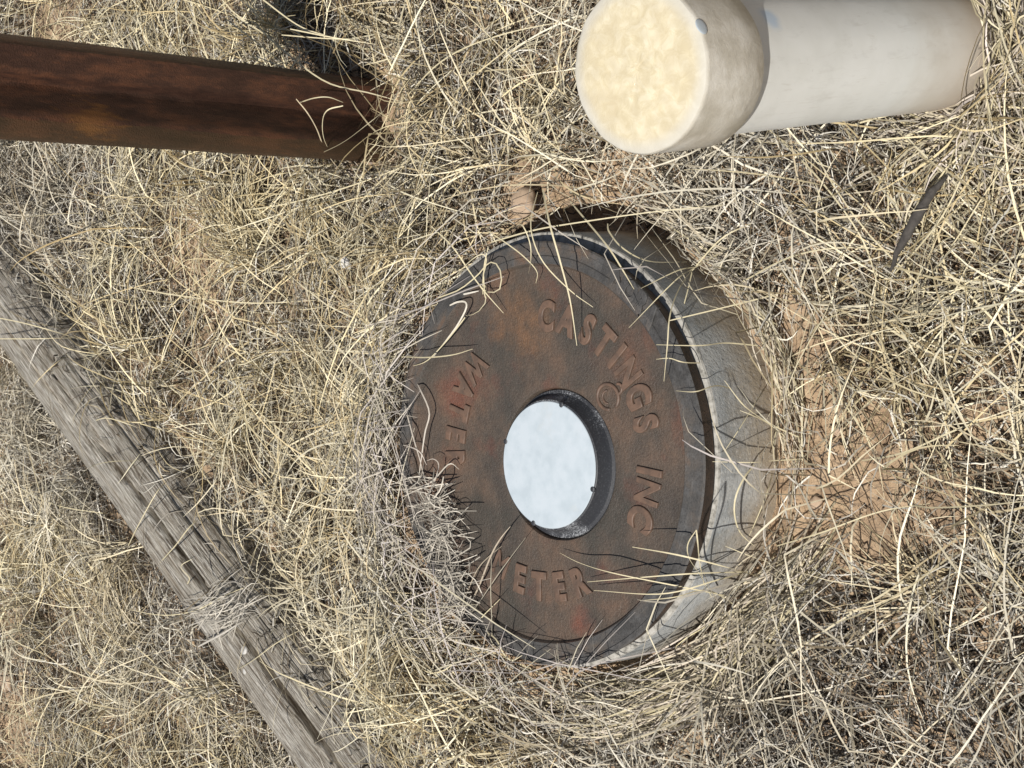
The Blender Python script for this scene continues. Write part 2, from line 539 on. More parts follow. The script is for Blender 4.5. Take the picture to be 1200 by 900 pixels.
def letter(ch, ang, rad, facing, parent, mat, size=0.050, sx=1.0, depth=0.0026, zbase=0.1288, tilt=0.0):
    cu = bpy.data.curves.new('letter', 'FONT')
    cu.body = ch; cu.size = size; cu.align_x = 'CENTER'; cu.align_y = 'CENTER'
    cu.extrude = depth; cu.space_character = 1.0; cu.offset = 0.0013 if ch in 'CASTIGER' else (0.0 if ch == 'M' else 0.0008); cu.bevel_depth = 0.0014 if ch in 'CASTIGER' else (0.0004 if ch == 'M' else 0.001); cu.bevel_resolution = 2; cu.resolution_u = 5
    tmp = bpy.data.objects.new('tmp', cu); COL.objects.link(tmp)
    dg = bpy.context.evaluated_depsgraph_get()
    me = bpy.data.meshes.new_from_object(tmp.evaluated_get(dg))
    COL.objects.unlink(tmp); bpy.data.objects.remove(tmp)
    me.materials.clear(); smooth(me)
    try:
        me.set_sharp_from_angle(angle=R(40))
    except Exception:
        pass
    o = link('letter', me, (mat,), parent)
    a = R(ang)
    o.location = (rad * math.cos(a), rad * math.sin(a), zbase)
    o.rotation_euler = (0, 0, a + R(facing) + R(tilt))
    o.scale = (sx, 1, 1)
    return o


def make_lid():
    t = thing('manhole_cover', 'round rusty cast iron lid lettered WATER METER with a white centre disc', 'manhole cover', (LID[0], LID[1], 0))
    h = HOLE - LID
    prof, cen, fm = [], [], []

    def ring(r, z, c=(0, 0), m=0):
        prof.append((r, z)); cen.append(c); fm.append(m)
    hc = (h[0], h[1])
    ring(HOLE_R + 0.004, 0.106, hc)                       # underside at the hole
    ring(HOLE_R - 0.001, 0.112, hc)
    ring(HOLE_R - 0.0005, 0.1265, hc)
    ring(HOLE_R + 0.0012, 0.1298, hc)
    ring(HOLE_R + 0.0035, 0.1302, hc)
    N = 14
    for k in range(1, N + 1):
        u = k / N
        r = HOLE_R + 0.0035 + (0.2255 - HOLE_R - 0.0035) * u
        ring(r, 0.1302 - 0.0006 * math.sin(u * math.pi) - 0.0002 * u, (h[0] * (1 - u), h[1] * (1 - u)))
    ring(0.2280, 0.1302, m=0)
    ring(0.2296, 0.1342, m=0)
    ring(0.2310, 0.1356, m=1)
    ring(0.2400, 0.1350, m=1)
    ring(0.2412, 0.1337, m=1)
    ring(0.2500, 0.1335, m=1)
    ring(0.2512, 0.1352, m=1)
    ring(0.2562, 0.1350, m=1)
    ring(0.2582, 0.1334, m=2)
    ring(0.2540, 0.1125, m=2)
    ring(0.2520, 0.1112, m=2)
    ring(0.2400, 0.1108, m=2)
    for k in range(1, 5):
        u = k / 4
        ring(0.24 + (HOLE_R + 0.004 - 0.24) * u, 0.1108 - 0.0048 * u, (h[0] * u, h[1] * u), 2)
    lathe('plate', prof, 192, (IRON, BAND, SIDE), t, fm, cen, jitter=0.0011)

    for ch, a, r in zip('CASTINGS', (-7.5, -19.3, -31, -41, -49.5, -58, -68, -78.5), (.166, .167, .169, .171, .173, .174, .174, .174)):
        letter(ch, a, r, ROT_OUT, t, LETTER, 0.049, 0.76, tilt=random.uniform(-3, 3))
    for ch, a in zip('INC', (-96.6, -104.4, -115)):
        letter(ch, a, .174, ROT_OUT, t, LETTER, 0.048, 0.82, tilt=random.uniform(-3, 3))
    for ch, a, r in zip('WATER', (44.6, 57.4, 69, 80.8, 92.8), (.155, .155, .152, .152, .153)):
        letter(ch, a, r, ROT_IN, t, LETTER, 0.046, 0.76, tilt=random.uniform(-3, 3))
    for ch, a, r in zip('METER', (152, 165, 177, 189, 201), (.160, .163, .165, .165, .166)):
        letter(ch, a, r, ROT_IN, t, LETTER, 0.046, 0.80, tilt=random.uniform(-3, 3))
    for ch, a in zip('NORA', (-35.5, -40.5, -45.2, -50)):
        letter(ch, a, .2445, ROT_OUT, t, BAND, 0.033, 0.9, depth=0.0016, zbase=0.1340)
    # cast emblem: an open loop curling into a small knob
    bm = bmesh.new()
    pts = []
    for k in range(40):
        a = R(-120) + R(330) * k / 39
        rr = 0.0155 - 0.0012 * k / 39
        pts.append(Vector((rr * math.cos(a), rr * math.sin(a) * 1.1, 0)))
    tube(bm, pts, 0.0024, 8)
    a = R(-60.2)
    ob = bmo('emblem', bm, LETTER, t); ob.location = (0.133 * math.cos(a), 0.133 * math.sin(a), 0.1300); ob.rotation_euler = (0, 0, R(-20))
    bm = bmesh.new()
    pts = [Vector((0.0165 + 0.006 * math.cos(R(q)), -0.010 + 0.0055 * math.sin(R(q)), 0.0002)) for q in range(-200, 80, 20)]
    tube(bm, pts, 0.0020, 7)
    ob = bmo('emblem', bm, LETTER, t); ob.location = (0.133 * math.cos(a), 0.133 * math.sin(a), 0.1300); ob.rotation_euler = (0, 0, R(-30))

    bm = bmesh.new()
    tube(bm, [Vector((0.0075 * math.cos(R(q)), 0.0085 * math.sin(R(q)), 0.0)) for q in range(20, 201, 15)], 0.0015, 7)
    ob = bmo('emblem', bm, LETTER, t); ob.location = (0.133 * math.cos(a), 0.133 * math.sin(a), 0.1300); ob.rotation_euler = (0, 0, R(-20))

    # radio puck in the hole
    pk = lathe('touch_pad', [(0.0, 0.1460), (0.0768, 0.1460), (0.0785, 0.1450), (0.0835, 0.1305), (0.0855, 0.1275), (0.0895, 0.1262), (0.0902, 0.124), (0.0902, 0.095), (0, 0.095)],
               128, (PUCK,), t, loc=(hc[0], hc[1], 0))
    fc = lathe('white_face', [(0.0, 0.1476), (0.072, 0.1474), (0.0758, 0.1472), (0.0765, 0.1464), (0.0765, 0.1461)], 128, (FACE,), pk)
    for px, py in ((658, 474), (592, 517), (694, 573), (625, 614)):
        p = spot(px, py, 0.147)[:2] - HOLE
        ang = math.atan2(p[1], p[0])
        bm = bmesh.new()
        bmesh.ops.create_cone(bm, cap_ends=True, segments=12, radius1=0.0036, radius2=0.0032, depth=0.0035)
        bmesh.ops.bevel(bm, geom=[e for e in bm.edges], offset=0.0005, segments=1, affect='EDGES')
        o = bmo('clip', bm, PUCK, pk)
        o.location = (0.0762 * math.cos(ang), 0.0762 * math.sin(ang), 0.1464)


def bmo(name, bm, mat, parent=None, sm=True):
    me = bpy.data.meshes.new(name)
    bmesh.ops.recalc_face_normals(bm, faces=bm.faces)
    bm.to_mesh(me); bm.free()
    smooth(me, sm)
    return link(name, me, (mat,), parent)


def tube(bm, pts, r, seg=8, radii=None):
    rings = []
    n = len(pts)
    up = Vector((0, 0, 1))
    for i, p in enumerate(pts):
        d = (pts[min(i + 1, n - 1)] - pts[max(i - 1, 0)]).normalized()
        u = d.cross(up)
        if u.length < 1e-4:
            u = Vector((1, 0, 0))
        u.normalize(); v = u.cross(d)
        rr = radii[i] if radii else r * (1 if 0 < i < n - 1 else 0.6)
        rings.append([bm.verts.new(p + rr * (math.cos(2 * math.pi * s / seg) * u + math.sin(2 * math.pi * s / seg) * v)) for s in range(seg)])
    for a, b in zip(rings, rings[1:]):
        for s in range(seg):
            bm.faces.new((a[s], a[(s + 1) % seg], b[(s + 1) % seg], b[s]))
    bm.faces.new(rings[0]); bm.faces.new(rings[-1])


make_lid()


# ------------------------------------------------------------------ pipe
def make_pipe():
    ax = Vector(PIPE_T - PIPE_B); L = ax.length; ax.normalize()
    t = thing('capped_pipe', 'white plastic pipe with a yellowed round cap leaning beside the meter lid', 'pipe', PIPE_B)
    t.rotation_euler = ax.to_track_quat('Z', 'Y').to_euler()
    r = PIPE_R
    lathe('pipe', [(r, -0.25), (r, 0.0), (r, 0.15), (r, 0.3), (r, L - 0.02), (r - 0.004, L - 0.02), (r - 0.004, -0.25)], 96, (PIPE,), t, jitter=0.0007)
    c = lathe('cap', [(CAP_R - 0.0035, -0.0005), (CAP_R - 0.0008, -0.0005), (CAP_R, 0.0010), (CAP_R + .0003, 0.03), (CAP_R, 0.0725), (CAP_R - 0.0004, 0.0748), (CAP_R - 0.0014, 0.0761),
                      (CAP_R - 0.004, 0.0769), (0.050, 0.0778), (0.035, 0.0786), (0.018, 0.0790), (0.0, 0.0792)], 128, (CAP,), t, jitter=0.0006, loc=(0, 0, L - CAP_L))
    # pale screw head in the cap side, where the photograph shows it
    bm = bmesh.new()
    bmesh.ops.create_uvsphere(bm, u_segments=20, v_segments=10, radius=0.0066)
    for v in bm.verts:
        v.co.z *= 0.16
    s = bmo('screw', bm, FACE, c)
    inv = t.matrix_world
    bpy.context.view_layer.update()
    p = t.matrix_world.inverted() @ Vector(cap_hit(822, 31))
    a = math.atan2(p.y, p.x)
    s.location = (CAP_R * math.cos(a), CAP_R * math.sin(a), p.z - (L - CAP_L))
    s.rotation_euler = Vector((math.cos(a), math.sin(a), 0.0)).to_track_quat('Z', 'Y').to_euler()
    return t


make_pipe()


# ------------------------------------------------------------------ steel post
def make_post():
    w = POST_W / 2
    # front outline from the left edge to the right edge (x, y; -y faces the camera), then back round
    front = [(-w, 0.004), (-w + 0.003, -0.004), (-w + 0.010, -0.010), (-w + 0.024, -0.0135), (-w + 0.031, -0.0125), (-w + 0.036, -0.009), (-w + 0.062, 0.012), (0.005, 0.0135),
             (0.010, 0.010), (0.014, 0.001), (0.018, -0.002), (0.040, -0.0105), (0.046, -0.0115), (w - 0.013, -0.008), (w - 0.008, 0.002), (w - 0.001, 0.022), (w, 0.046)]
    back = [(w - 0.008, 0.047), (w - 0.009, 0.024), (w - 0.016, 0.008), (0.042, -0.002), (0.024, 0.006), (0.016, 0.020), (0.004, 0.022), (-w + 0.055, 0.020), (-w + 0.034, 0.002),
            (-w + 0.024, -0.005), (-w + 0.014, -0.002), (-w + 0.008, 0.006), (-w + 0.004, 0.010)]
    prof = front + back
    zs = [-0.3] + [i * 0.02 for i in range(0, 61)]
    V = []; n = len(prof)
    for z in zs:
        for i, (x, y) in enumerate(prof):
            j = 0.0007 * noise.noise(Vector((x * 60, y * 60, z * 18)))
            V.append((x + j, y + j, z))
    F = []
    for k in range(len(zs) - 1):
        for i in range(n):
            F.append((k * n + i, k * n + (i + 1) % n, (k + 1) * n + (i + 1) % n, (k + 1) * n + i))
    F.append(tuple(range((len(zs) - 1) * n, len(zs) * n)))
    F.append(tuple(range(n - 1, -1, -1)))
    me = bpy.data.meshes.new('steel_post'); me.from_pydata(V, [], F)
    bm = bmesh.new(); bm.from_mesh(me); bmesh.ops.recalc_face_normals(bm, faces=bm.faces); bm.to_mesh(me); bm.free()
    smooth(me)
    try:
        me.set_sharp_from_angle(angle=R(50))
    except Exception:
        pass
    o = link('steel_post', me, (STEEL,))
    o.location = (POST[0], POST[1], 0)
    vx = (Vector((math.cos(R(-6)), math.sin(R(-6)), 0)) - POST_N * POST_N.dot(Vector((math.cos(R(-6)), math.sin(R(-6)), 0)))).normalized()
    vy = POST_N.cross(vx)
    o.rotation_euler = Matrix((vx, vy, POST_N)).transposed().to_euler()
    tag(o, 'dark brown rusted steel channel post standing upright in the grass', 'post')


make_post()


# ------------------------------------------------------------------ lying wooden post
def make_log():
    ns, nt = 260, 200
    s0, s1 = -1.25, 1.15
    S = np.linspace(s0, s1, ns)[:, None] * np.ones((1, nt))
    T = np.linspace(0, 2 * np.pi, nt, endpoint=False)[None, :] * np.ones((ns, 1))
    r = LOG_R * (1 + 0.05 * (vn(S * 1.5 + 3, T * 0 + 2) - 0.5) + 0.05 * (vn(S * 0.8, T * 1.3) - 0.5))
    # fine checks along the grain
    tw = T * 20 / (2 * np.pi) * 2.0
    r = r - 0.0030 * (vn(S * 2.2 + 1, tw * 1.7) > 0.66) * vn(S * 6, tw * 2) - 0.0016 * (vn(S * 3 + 8, tw * 3.1))

    def crack(th0, amp, width, depth, sa, sb, ph):
        c = th0 + amp * np.sin(S * 2.3 + ph) + 0.05 * (vn(S * 7 + ph, T * 0) - 0.5)
        d = np.abs((T - c + np.pi) % (2 * np.pi) - np.pi)
        e = np.clip((S - sa) / 0.15, 0, 1) * np.clip((sb - S) / 0.15, 0, 1)
        return depth * e * np.clip(1 - d / (width * (0.55 + 0.6 * vn(S * 5 + ph, T * 0 + ph))), 0, 1) ** 0.6
    r = r - crack(R(84), 0.05, 0.035, 0.016, -0.15, 1.4, 0.3)
    r = r - crack(R(72), 0.05, 0.085, 0.045, -1.4, -0.05, 1.7)
    r = r - crack(R(74), 0.04, 0.024, 0.008, -0.2, 1.3, 4.1)
    r = r - crack(R(112), 0.03, 0.020, 0.004, -1.0, 0.1, 2.6)
    r = r - crack(R(48), 0.05, 0.028, 0.008, -1.0, 1.0, 5.2)
    X_ = S; Y_ = -r * np.cos(T); Z_ = r * np.sin(T)        # local: x along the post, -y toward the camera side
    V = np.stack([X_, Y_, Z_], -1).reshape(-1, 3)
    i = np.arange(ns * nt).reshape(ns, nt); j = np.roll(i, -1, axis=1)
    F = np.stack([i[:-1], i[1:], j[1:], j[:-1]], -1).reshape(-1, 4)
    me = mesh_np('wooden_post', V, F, mat=WOOD)
    uv = me.uv_layers.new(name='UVMap')
    li = np.zeros(len(me.loops), dtype=np.int32); me.loops.foreach_get('vertex_index', li)
    U_ = S.ravel()[li]; W_ = T.ravel()[li]
    seam = (li % nt == 0) & (np.repeat(F.min(axis=1) % nt == 0, 4)) & (np.repeat((F % nt == nt - 1).any(axis=1), 4))
    W_ = np.where(seam, 2 * np.pi, W_)
    uv.data.foreach_set('uv', np.stack([U_, W_ * LOG_R], -1).astype(np.float32).ravel())
    root = thing('wooden_post', 'weathered grey wooden post with long cracks lying in the grass', 'wooden post', (LOG_P[0], LOG_P[1], LOG_ZC))
    root.rotation_euler = (0, 0, math.atan2(LOG_D[1], LOG_D[0]))
    me.name = 'post_body'
    o = link('post_body', me, (), root)
    nm = mat_simple('dull_galvanised_nail', (.42, .40, .36), (.62, .60, .56), 200, 0.45)
    for ds, th, rr in ((-0.62, 96, 0.0052), (-0.60, 80, 0.0072)):
        bm = bmesh.new()
        bmesh.ops.create_uvsphere(bm, u_segments=14, v_segments=8, radius=rr)
        for v in bm.verts:
            v.co.z *= 0.45
        q = bmo('nail_head', bm, nm, root)
        q.location = (ds, -LOG_R * math.cos(R(th)), LOG_R * math.sin(R(th)) - 0.001)
        q.rotation_euler = (math.pi / 2 - R(th), 0, 0)


make_log()


# ------------------------------------------------------------------ stones, bark strip
STONE = mat_simple('tan_stone', (.34, .24, .16), (.50, .38, .27), 50)
PALE = mat_simple('pale_pebble', (.55, .52, .47), (.72, .70, .66), 60)


def make_stone(px, py, r, flat, label, mat, lift=0.0, seed=0):
    p = spot(px, py, 0.02)
    bm = bmesh.new()
    bmesh.ops.create_icosphere(bm, subdivisions=3, radius=r)
    for v in bm.verts:
        k = 1 + 0.30 * noise.noise(v.co * (1.3 / r) + Vector((seed * 7.1, 3, 1)))
        v.co *= k
        v.co.z *= flat
    o = bmo('stone', bm, mat)
    o.location = (p[0], p[1], float(terrain(p[0], p[1])) + r * flat * 0.45 + lift)
    o.rotation_euler = (0.1, 0.15, seed * 1.3)
    tag(o, label, 'stone', 'small stones in the dry grass')


make_stone(629, 238, 0.020, 0.7, 'tan rounded stone lying just beyond the right side of the meter box', STONE, 0.03, 1)
make_stone(10, 797, 0.022, 0.6, 'orange tan stone in bare soil near the far left corner beyond the wooden post', STONE, 0.012, 2)
make_stone(431, 309, 0.009, 0.9, 'small whitish pebble resting on grass between the steel post and the lid', PALE, 0.055, 3)
make_stone(950, 590, 0.008, 0.7, 'small dark tan clod on bare sand in front of the meter box', STONE, 0.004, 4)
make_stone(975, 505, 0.007, 0.7, 'tiny clod on the bare sand right of the box front', STONE, 0.004, 5)


def make_bark():
    pts = [(1044, 316, .092), (1052, 296, .104), (1066, 268, .112), (1080, 244, .114), (1094, 224, .110), (1109, 207, .098)]
    wid = [0.0014, .0034, .0056, .0054, .0040, .0016]
    C = [Vector(spot(*p)) for p in pts]
    fine = []; fw = []
    for k in range(len(C) - 1):
        for u in range(6):
            f = u / 6
            fine.append(C[k].lerp(C[k + 1], f)); fw.append(wid[k] * (1 - f) + wid[k + 1] * f)
    fine.append(C[-1]); fw.append(wid[-1])
    bm = bmesh.new()
    for i, p in enumerate(fine):
        p += Vector((noise.noise(p * 60), noise.noise(p * 60 + Vector((5, 0, 0))), 0)) * 0.002
        fw[i] *= 1 + 0.35 * noise.noise(p * 120)
    tube(bm, fine, 0.004, 8, fw)
    o = bmo('bark_strip', bm, mat_simple('dark_grey_bark', (.035, .030, .026), (.085, .075, .065), 120))
    tag(o, 'dark grey strip of bark lying on the grass right of the capped pipe base', 'bark')


make_bark()


# ------------------------------------------------------------------ grass
def ribbons(P, W, up, tint):
    """P (n,k,3) centre lines, W (n,k) half widths, up (n,3) ribbon facing, tint (n,4)"""
    n, k, _ = P.shape
    D = np.empty_like(P)
    D[:, 1:-1] = P[:, 2:] - P[:, :-2]; D[:, 0] = P[:, 1] - P[:, 0]; D[:, -1] = P[:, -1] - P[:, -2]
    D /= np.linalg.norm(D, axis=2, keepdims=True) + 1e-9
    Sd = np.cross(D, up[:, None, :])
    Sd /= np.linalg.norm(Sd, axis=2, keepdims=True) + 1e-9
    A = P + Sd * W[..., None]; B = P - Sd * W[..., None]
    V = np.stack([A, B], 2).reshape(-1, 3)
    b = (np.arange(n) * k * 2)[:, None] + (np.arange(k - 1) * 2)[None, :]
    F = np.stack([b, b + 1, b + 3, b + 2], -1).reshape(-1, 4)
    Cc = np.repeat(tint, k * 2, axis=0)
    return V, F, Cc


def surface(x, y):
    """height of what a blade would lie on: soil, or the lying post"""
    h = terrain(x, y)
    rx, ry = x - LOG_P[0], y - LOG_P[1]
    n = rx * LOG_D[1] - ry * LOG_D[0]
    s = rx * LOG_D[0] + ry * LOG_D[1]
    inside = (np.abs(n) < LOG_R + 0.004) & (s > -1.27) & (s < 1.17)
    hl = LOG_ZC + np.sqrt(np.clip((LOG_R + 0.003) ** 2 - n ** 2, 0, None))
    return np.where(inside, np.maximum(h, hl), h), inside


BARE = [(935, 395, .050, .045), (968, 560, .105, .065), (1045, 575, .075, .04), (990, 520, .05, .04), (755, 195, .05, .04), (640, 235, .05, .035), (30, 850, .10, .08), (25, 745, .08, .06), (850, 300, .03, .02), (1120, 600, .04, .03),
        (80, 62, .13, .09), (900, 610, .05, .04), (925, 470, .04, .04), (700, 240, .05, .03), (20, 620, .05, .04), (1160, 470, .03, .03)]
BARE_W = [(spot(a, b)[:2], r1, r2) for a, b, r1, r2 in BARE]


def bare(x, y):
    m = np.zeros_like(x)
    for (c, rx, ry) in BARE_W:
        d = ((x - c[0]) / rx) ** 2 + ((y - c[1]) / ry) ** 2 + 0.9 * (vn(x * 18, y * 18) - .5)
        m = np.maximum(m, 1 - fade(d, .7, 2.2))
    m = np.maximum(m, fade(vn(x * 5 + 20, y * 5 + 7) * 0.6 + vn(x * 13, y * 13 + 30) * 0.4, 0.72, 0.84) * 0.8)
    return m


def z_log(P):
    return (P[:, 0, 0] - LOG_P[0]) * LOG_D[1] - (P[:, 0, 1] - LOG_P[1]) * LOG_D[0]


def blades(n, region, length, lay, pitch, curl, k, half_w, tints, thr, lift=(0, 0.02), tuft=None, over=0.0, droop=1.0):
    x0, x1, y0, y1 = region
    if tuft:
        m = n // tuft + 1
        cx = rng.uniform(x0, x1, m); cy = rng.uniform(y0, y1, m)
        x = np.repeat(cx, tuft)[:n] + rng.normal(0, 0.009, n); y = np.repeat(cy, tuft)[:n] + rng.normal(0, 0.009, n)
        th0 = np.repeat(rng.uniform(0, 2 * np.pi, m), tuft)[:n]
        th = th0 + rng.normal(0, 0.55, n) * np.where(rng.random(n) < .25, 3.0, 1.0)
        tb = np.repeat(rng.random(m), tuft)[:n]
    else:
        x = rng.uniform(x0, x1, n); y = rng.uniform(y0, y1, n)
        fld = vn(x * 4 + 11, y * 4 + 2) * 4 * np.pi
        th = fld + rng.normal(0, 1.25, n)
        tb = rng.random(n)
    xm, ym = x + .3 * length[0] * np.cos(th), y + .3 * length[0] * np.sin(th)
    keep = rng.random(n) > np.maximum(bare(x, y), bare(xm, ym)) * thr
    x, y, th, tb = x[keep], y[keep], th[keep], tb[keep]
    n = len(x)
    L = rng.uniform(*length, n) * rng.uniform(0.7, 1.0, n)
    ds = L / (k - 1)
    z = terrain(x, y) + rng.uniform(*lift, n)
    ph = rng.uniform(*pitch, n)
    kap = rng.normal(0, curl, n)
    P = np.empty((n, k, 3)); P[:, 0] = np.stack([x, y, z], -1)
    mat = 0.25 + 1.7 * fade(vn(x * 9 + 3, y * 9 + 8) * .6 + vn(x * 22, y * 22 + 5) * .4, .2, .85)
    floor = rng.uniform(*lay, n) * mat
    hit = np.zeros(n, bool)
    for i in range(1, k):
        th = th + kap + rng.normal(0, curl * 0.7, n)
        ph = ph - droop * rng.uniform(0.15, 1.0, n) * (1.1 / (k - 1)) * 1.4
        ph = np.clip(ph, -0.9, 1.5)
        x = x + ds * np.cos(th) * np.cos(ph); y = y + ds * np.sin(th) * np.cos(ph)
        z = z + ds * np.sin(ph)
        h, onlog = surface(x, y)
        lim = h + np.where(onlog, 0.003, floor)
        low = z < lim
        z = np.where(low, lim, z); ph = np.where(low, np.maximum(ph, rng.uniform(-.1, .5, n)), ph)
        P[:, i] = np.stack([x, y, z], -1)
    # nothing grows through the box, lid, pipe or steel post
    mid = np.concatenate([P, (P[:, 1:] + P[:, :-1]) / 2], 1)
    rb = np.hypot(mid[..., 0] - BOXC[0], mid[..., 1] - BOXC[1])
    inb = rb < BOX_R + 0.010
    hit |= (inb & (mid[..., 2] < LID_Z + 0.003)).any(1)
    hit |= inb[:, 0]
    hit |= inb.any(1) & (rng.random(n) > over)
    hit |= inb.sum(1) > mid.shape[1] * 0.55
    for (B, T_, r, u) in ((PIPE_B, PIPE_T, PIPE_R + .012, 0), (np.array([POST[0], POST[1], 0]), np.array([POST[0] - .058, POST[1] - .156, 1.2]), POST_W / 2 + .004, 1)):
        f = np.clip(mid[..., 2] / T_[2], 0, 1)[..., None]
        c = B + f * (T_ - B)
        if u:
            dx = mid[..., 0] - c[..., 0]; dy = mid[..., 1] - c[..., 1]
            ins = (np.abs(dx) < POST_W / 2 + .004) & (dy > -0.026) & (dy < 0.05)
            hit |= ins.any(1)
        else:
            hit |= (np.hypot(mid[..., 0] - c[..., 0], mid[..., 1] - c[..., 1]) < r).any(1)
    _, onlog = surface(P[..., 0], P[..., 1])
    hit |= onlog[:, 0] & (z_log(P) < 0.045)
    nl = ((P[..., 0] - LOG_P[0]) * LOG_D[1] - (P[..., 1] - LOG_P[1]) * LOG_D[0])
    nmin = np.where(onlog, nl, 9).min(1)
    hit |= onlog.any(1) & (rng.random(n) > np.where(nmin > 0.065, 0.45, np.where(nmin > 0.0, 0.10, 0.04)))
    g = ~hit
    P = P[g]; tb = tb[g]; n = len(P)
    hw = rng.uniform(*half_w, n)
    taper = np.interp(np.linspace(0, 1, k), [0, 0.15, 0.6, 1], [0.75, 1, 0.85, 0.18])
    W = hw[:, None] * taper[None, :]
    up = np.stack([rng.normal(0, 0.55, n), rng.normal(0, 0.55, n), np.ones(n)], -1)
    up /= np.linalg.norm(up, axis=1, keepdims=True)
    C0 = np.array(tints)
    x, y = P[:, 0, 0], P[:, 0, 1]
    zone = vn(x * 3.3 + 40, y * 3.3 + 17)
    pick = np.clip((tb * 0.55 + zone * 0.45 + rng.normal(0, 0.12, n)), 0, 0.999) * (len(C0) - 1)
    a = pick.astype(int); f = (pick - a)[:, None]
    tint = C0[a] * (1 - f) + C0[np.minimum(a + 1, len(C0) - 1)] * f
    tint = tint * rng.uniform(0.42, 1.18, n)[:, None]
    wash = 0.9 * fade(vn(x * 2.6 + 7, y * 2.6 + 31) * .6 + vn(x * 6, y * 6 + 11) * .4, .35, .7)[:, None]
    grey_ = tint.mean(1, keepdims=True) * np.array([1.06, 1.0, .90])
    tint = tint * (1 - .6 * wash) + grey_ * .6 * wash
    tint = np.concatenate([tint, np.ones((n, 1))], 1)
    return ribbons(P, W, up, tint)


def merge(name, parts, label, cat):
    Vs, Fs, Cs = [], [], []; off = 0
    for V, F, Cc in parts:
        Vs.append(V); Fs.append(F + off); Cs.append(Cc); off += len(V)
    me = mesh_np(name, np.concatenate(Vs), np.concatenate(Fs), np.concatenate(Cs), GRASS)
    o = link(name, me)
    return tag(o, label, cat, kind='stuff')


CORE = (-1.05, 1.15, 0.50, 3.35)
GREY = [(.13, .10, .075), (.30, .25, .18), (.52, .48, .40), (.84, .80, .69), (.66, .57, .38), (.32, .24, .13)]
STRAW = [(.20, .145, .07), (.52, .40, .21), (.82, .70, .43), (.86, .79, .58), (.78, .64, .37), (.46, .33, .15)]
thatch = [blades(58000, CORE, (0.03, 0.11), (0.004, 0.042), (-0.1, 1.0), 0.24, 6, (0.0005, 0.0011), GREY, 0.90, (0, 0.03)),
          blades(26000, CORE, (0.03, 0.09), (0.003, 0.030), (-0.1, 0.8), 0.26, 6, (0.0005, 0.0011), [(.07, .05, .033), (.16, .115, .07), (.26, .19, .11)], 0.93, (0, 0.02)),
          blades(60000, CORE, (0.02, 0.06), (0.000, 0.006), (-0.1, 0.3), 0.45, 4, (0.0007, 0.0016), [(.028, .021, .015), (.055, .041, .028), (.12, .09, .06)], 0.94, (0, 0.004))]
merge('grass_thatch', thatch, 'matted grey bleached dead grass covering the soil', 'grass')
straw = [blades(24000, CORE, (0.08, 0.20), (0.015, 0.060), (0.2, 1.1), 0.085, 8, (0.0006, 0.0012), STRAW, 0.92, (0, 0.02), tuft=26, over=0.0),
         blades(9000, CORE, (0.12, 0.32), (0.03, 0.075), (0.1, 0.9), 0.05, 9, (0.0006, 0.0013), STRAW, 0.6, (0, 0.04), over=0.05)]


def hero(pts, w=0.0009, tint=(.66, .58, .38), n=20):
    w = w * .82
    """one stray straw through points (px, py, height)"""
    C = np.array([spot(*p) for p in pts])
    # Catmull-Rom
    Q = np.vstack([2 * C[0] - C[1], C, 2 * C[-1] - C[-2]])
    out = []
    m = len(C) - 1
    for u in np.linspace(0, m - 1e-6, n):
        i = int(u); f = u - i
        p0, p1, p2, p3 = Q[i:i + 4]
        out.append(0.5 * (2 * p1 + (p2 - p0) * f + (2 * p0 - 5 * p1 + 4 * p2 - p3) * f * f + (3 * p1 - p0 - 3 * p2 + p3) * f ** 3))
    P = np.array(out)[None]
    T_ = np.linspace(0, 1, n)
    W = (w * np.interp(T_, [0, .1, .7, 1], [.7, 1, .8, .3]))[None]
    k = rng.uniform(0.85, 1.12)
    up = np.array([[rng.normal(0, .3), -0.5 + rng.normal(0, .3), 1.0]])
    return ribbons(P, W, up, np.array([[tint[0] * k, tint[1] * k, tint[2] * k, 1]]))


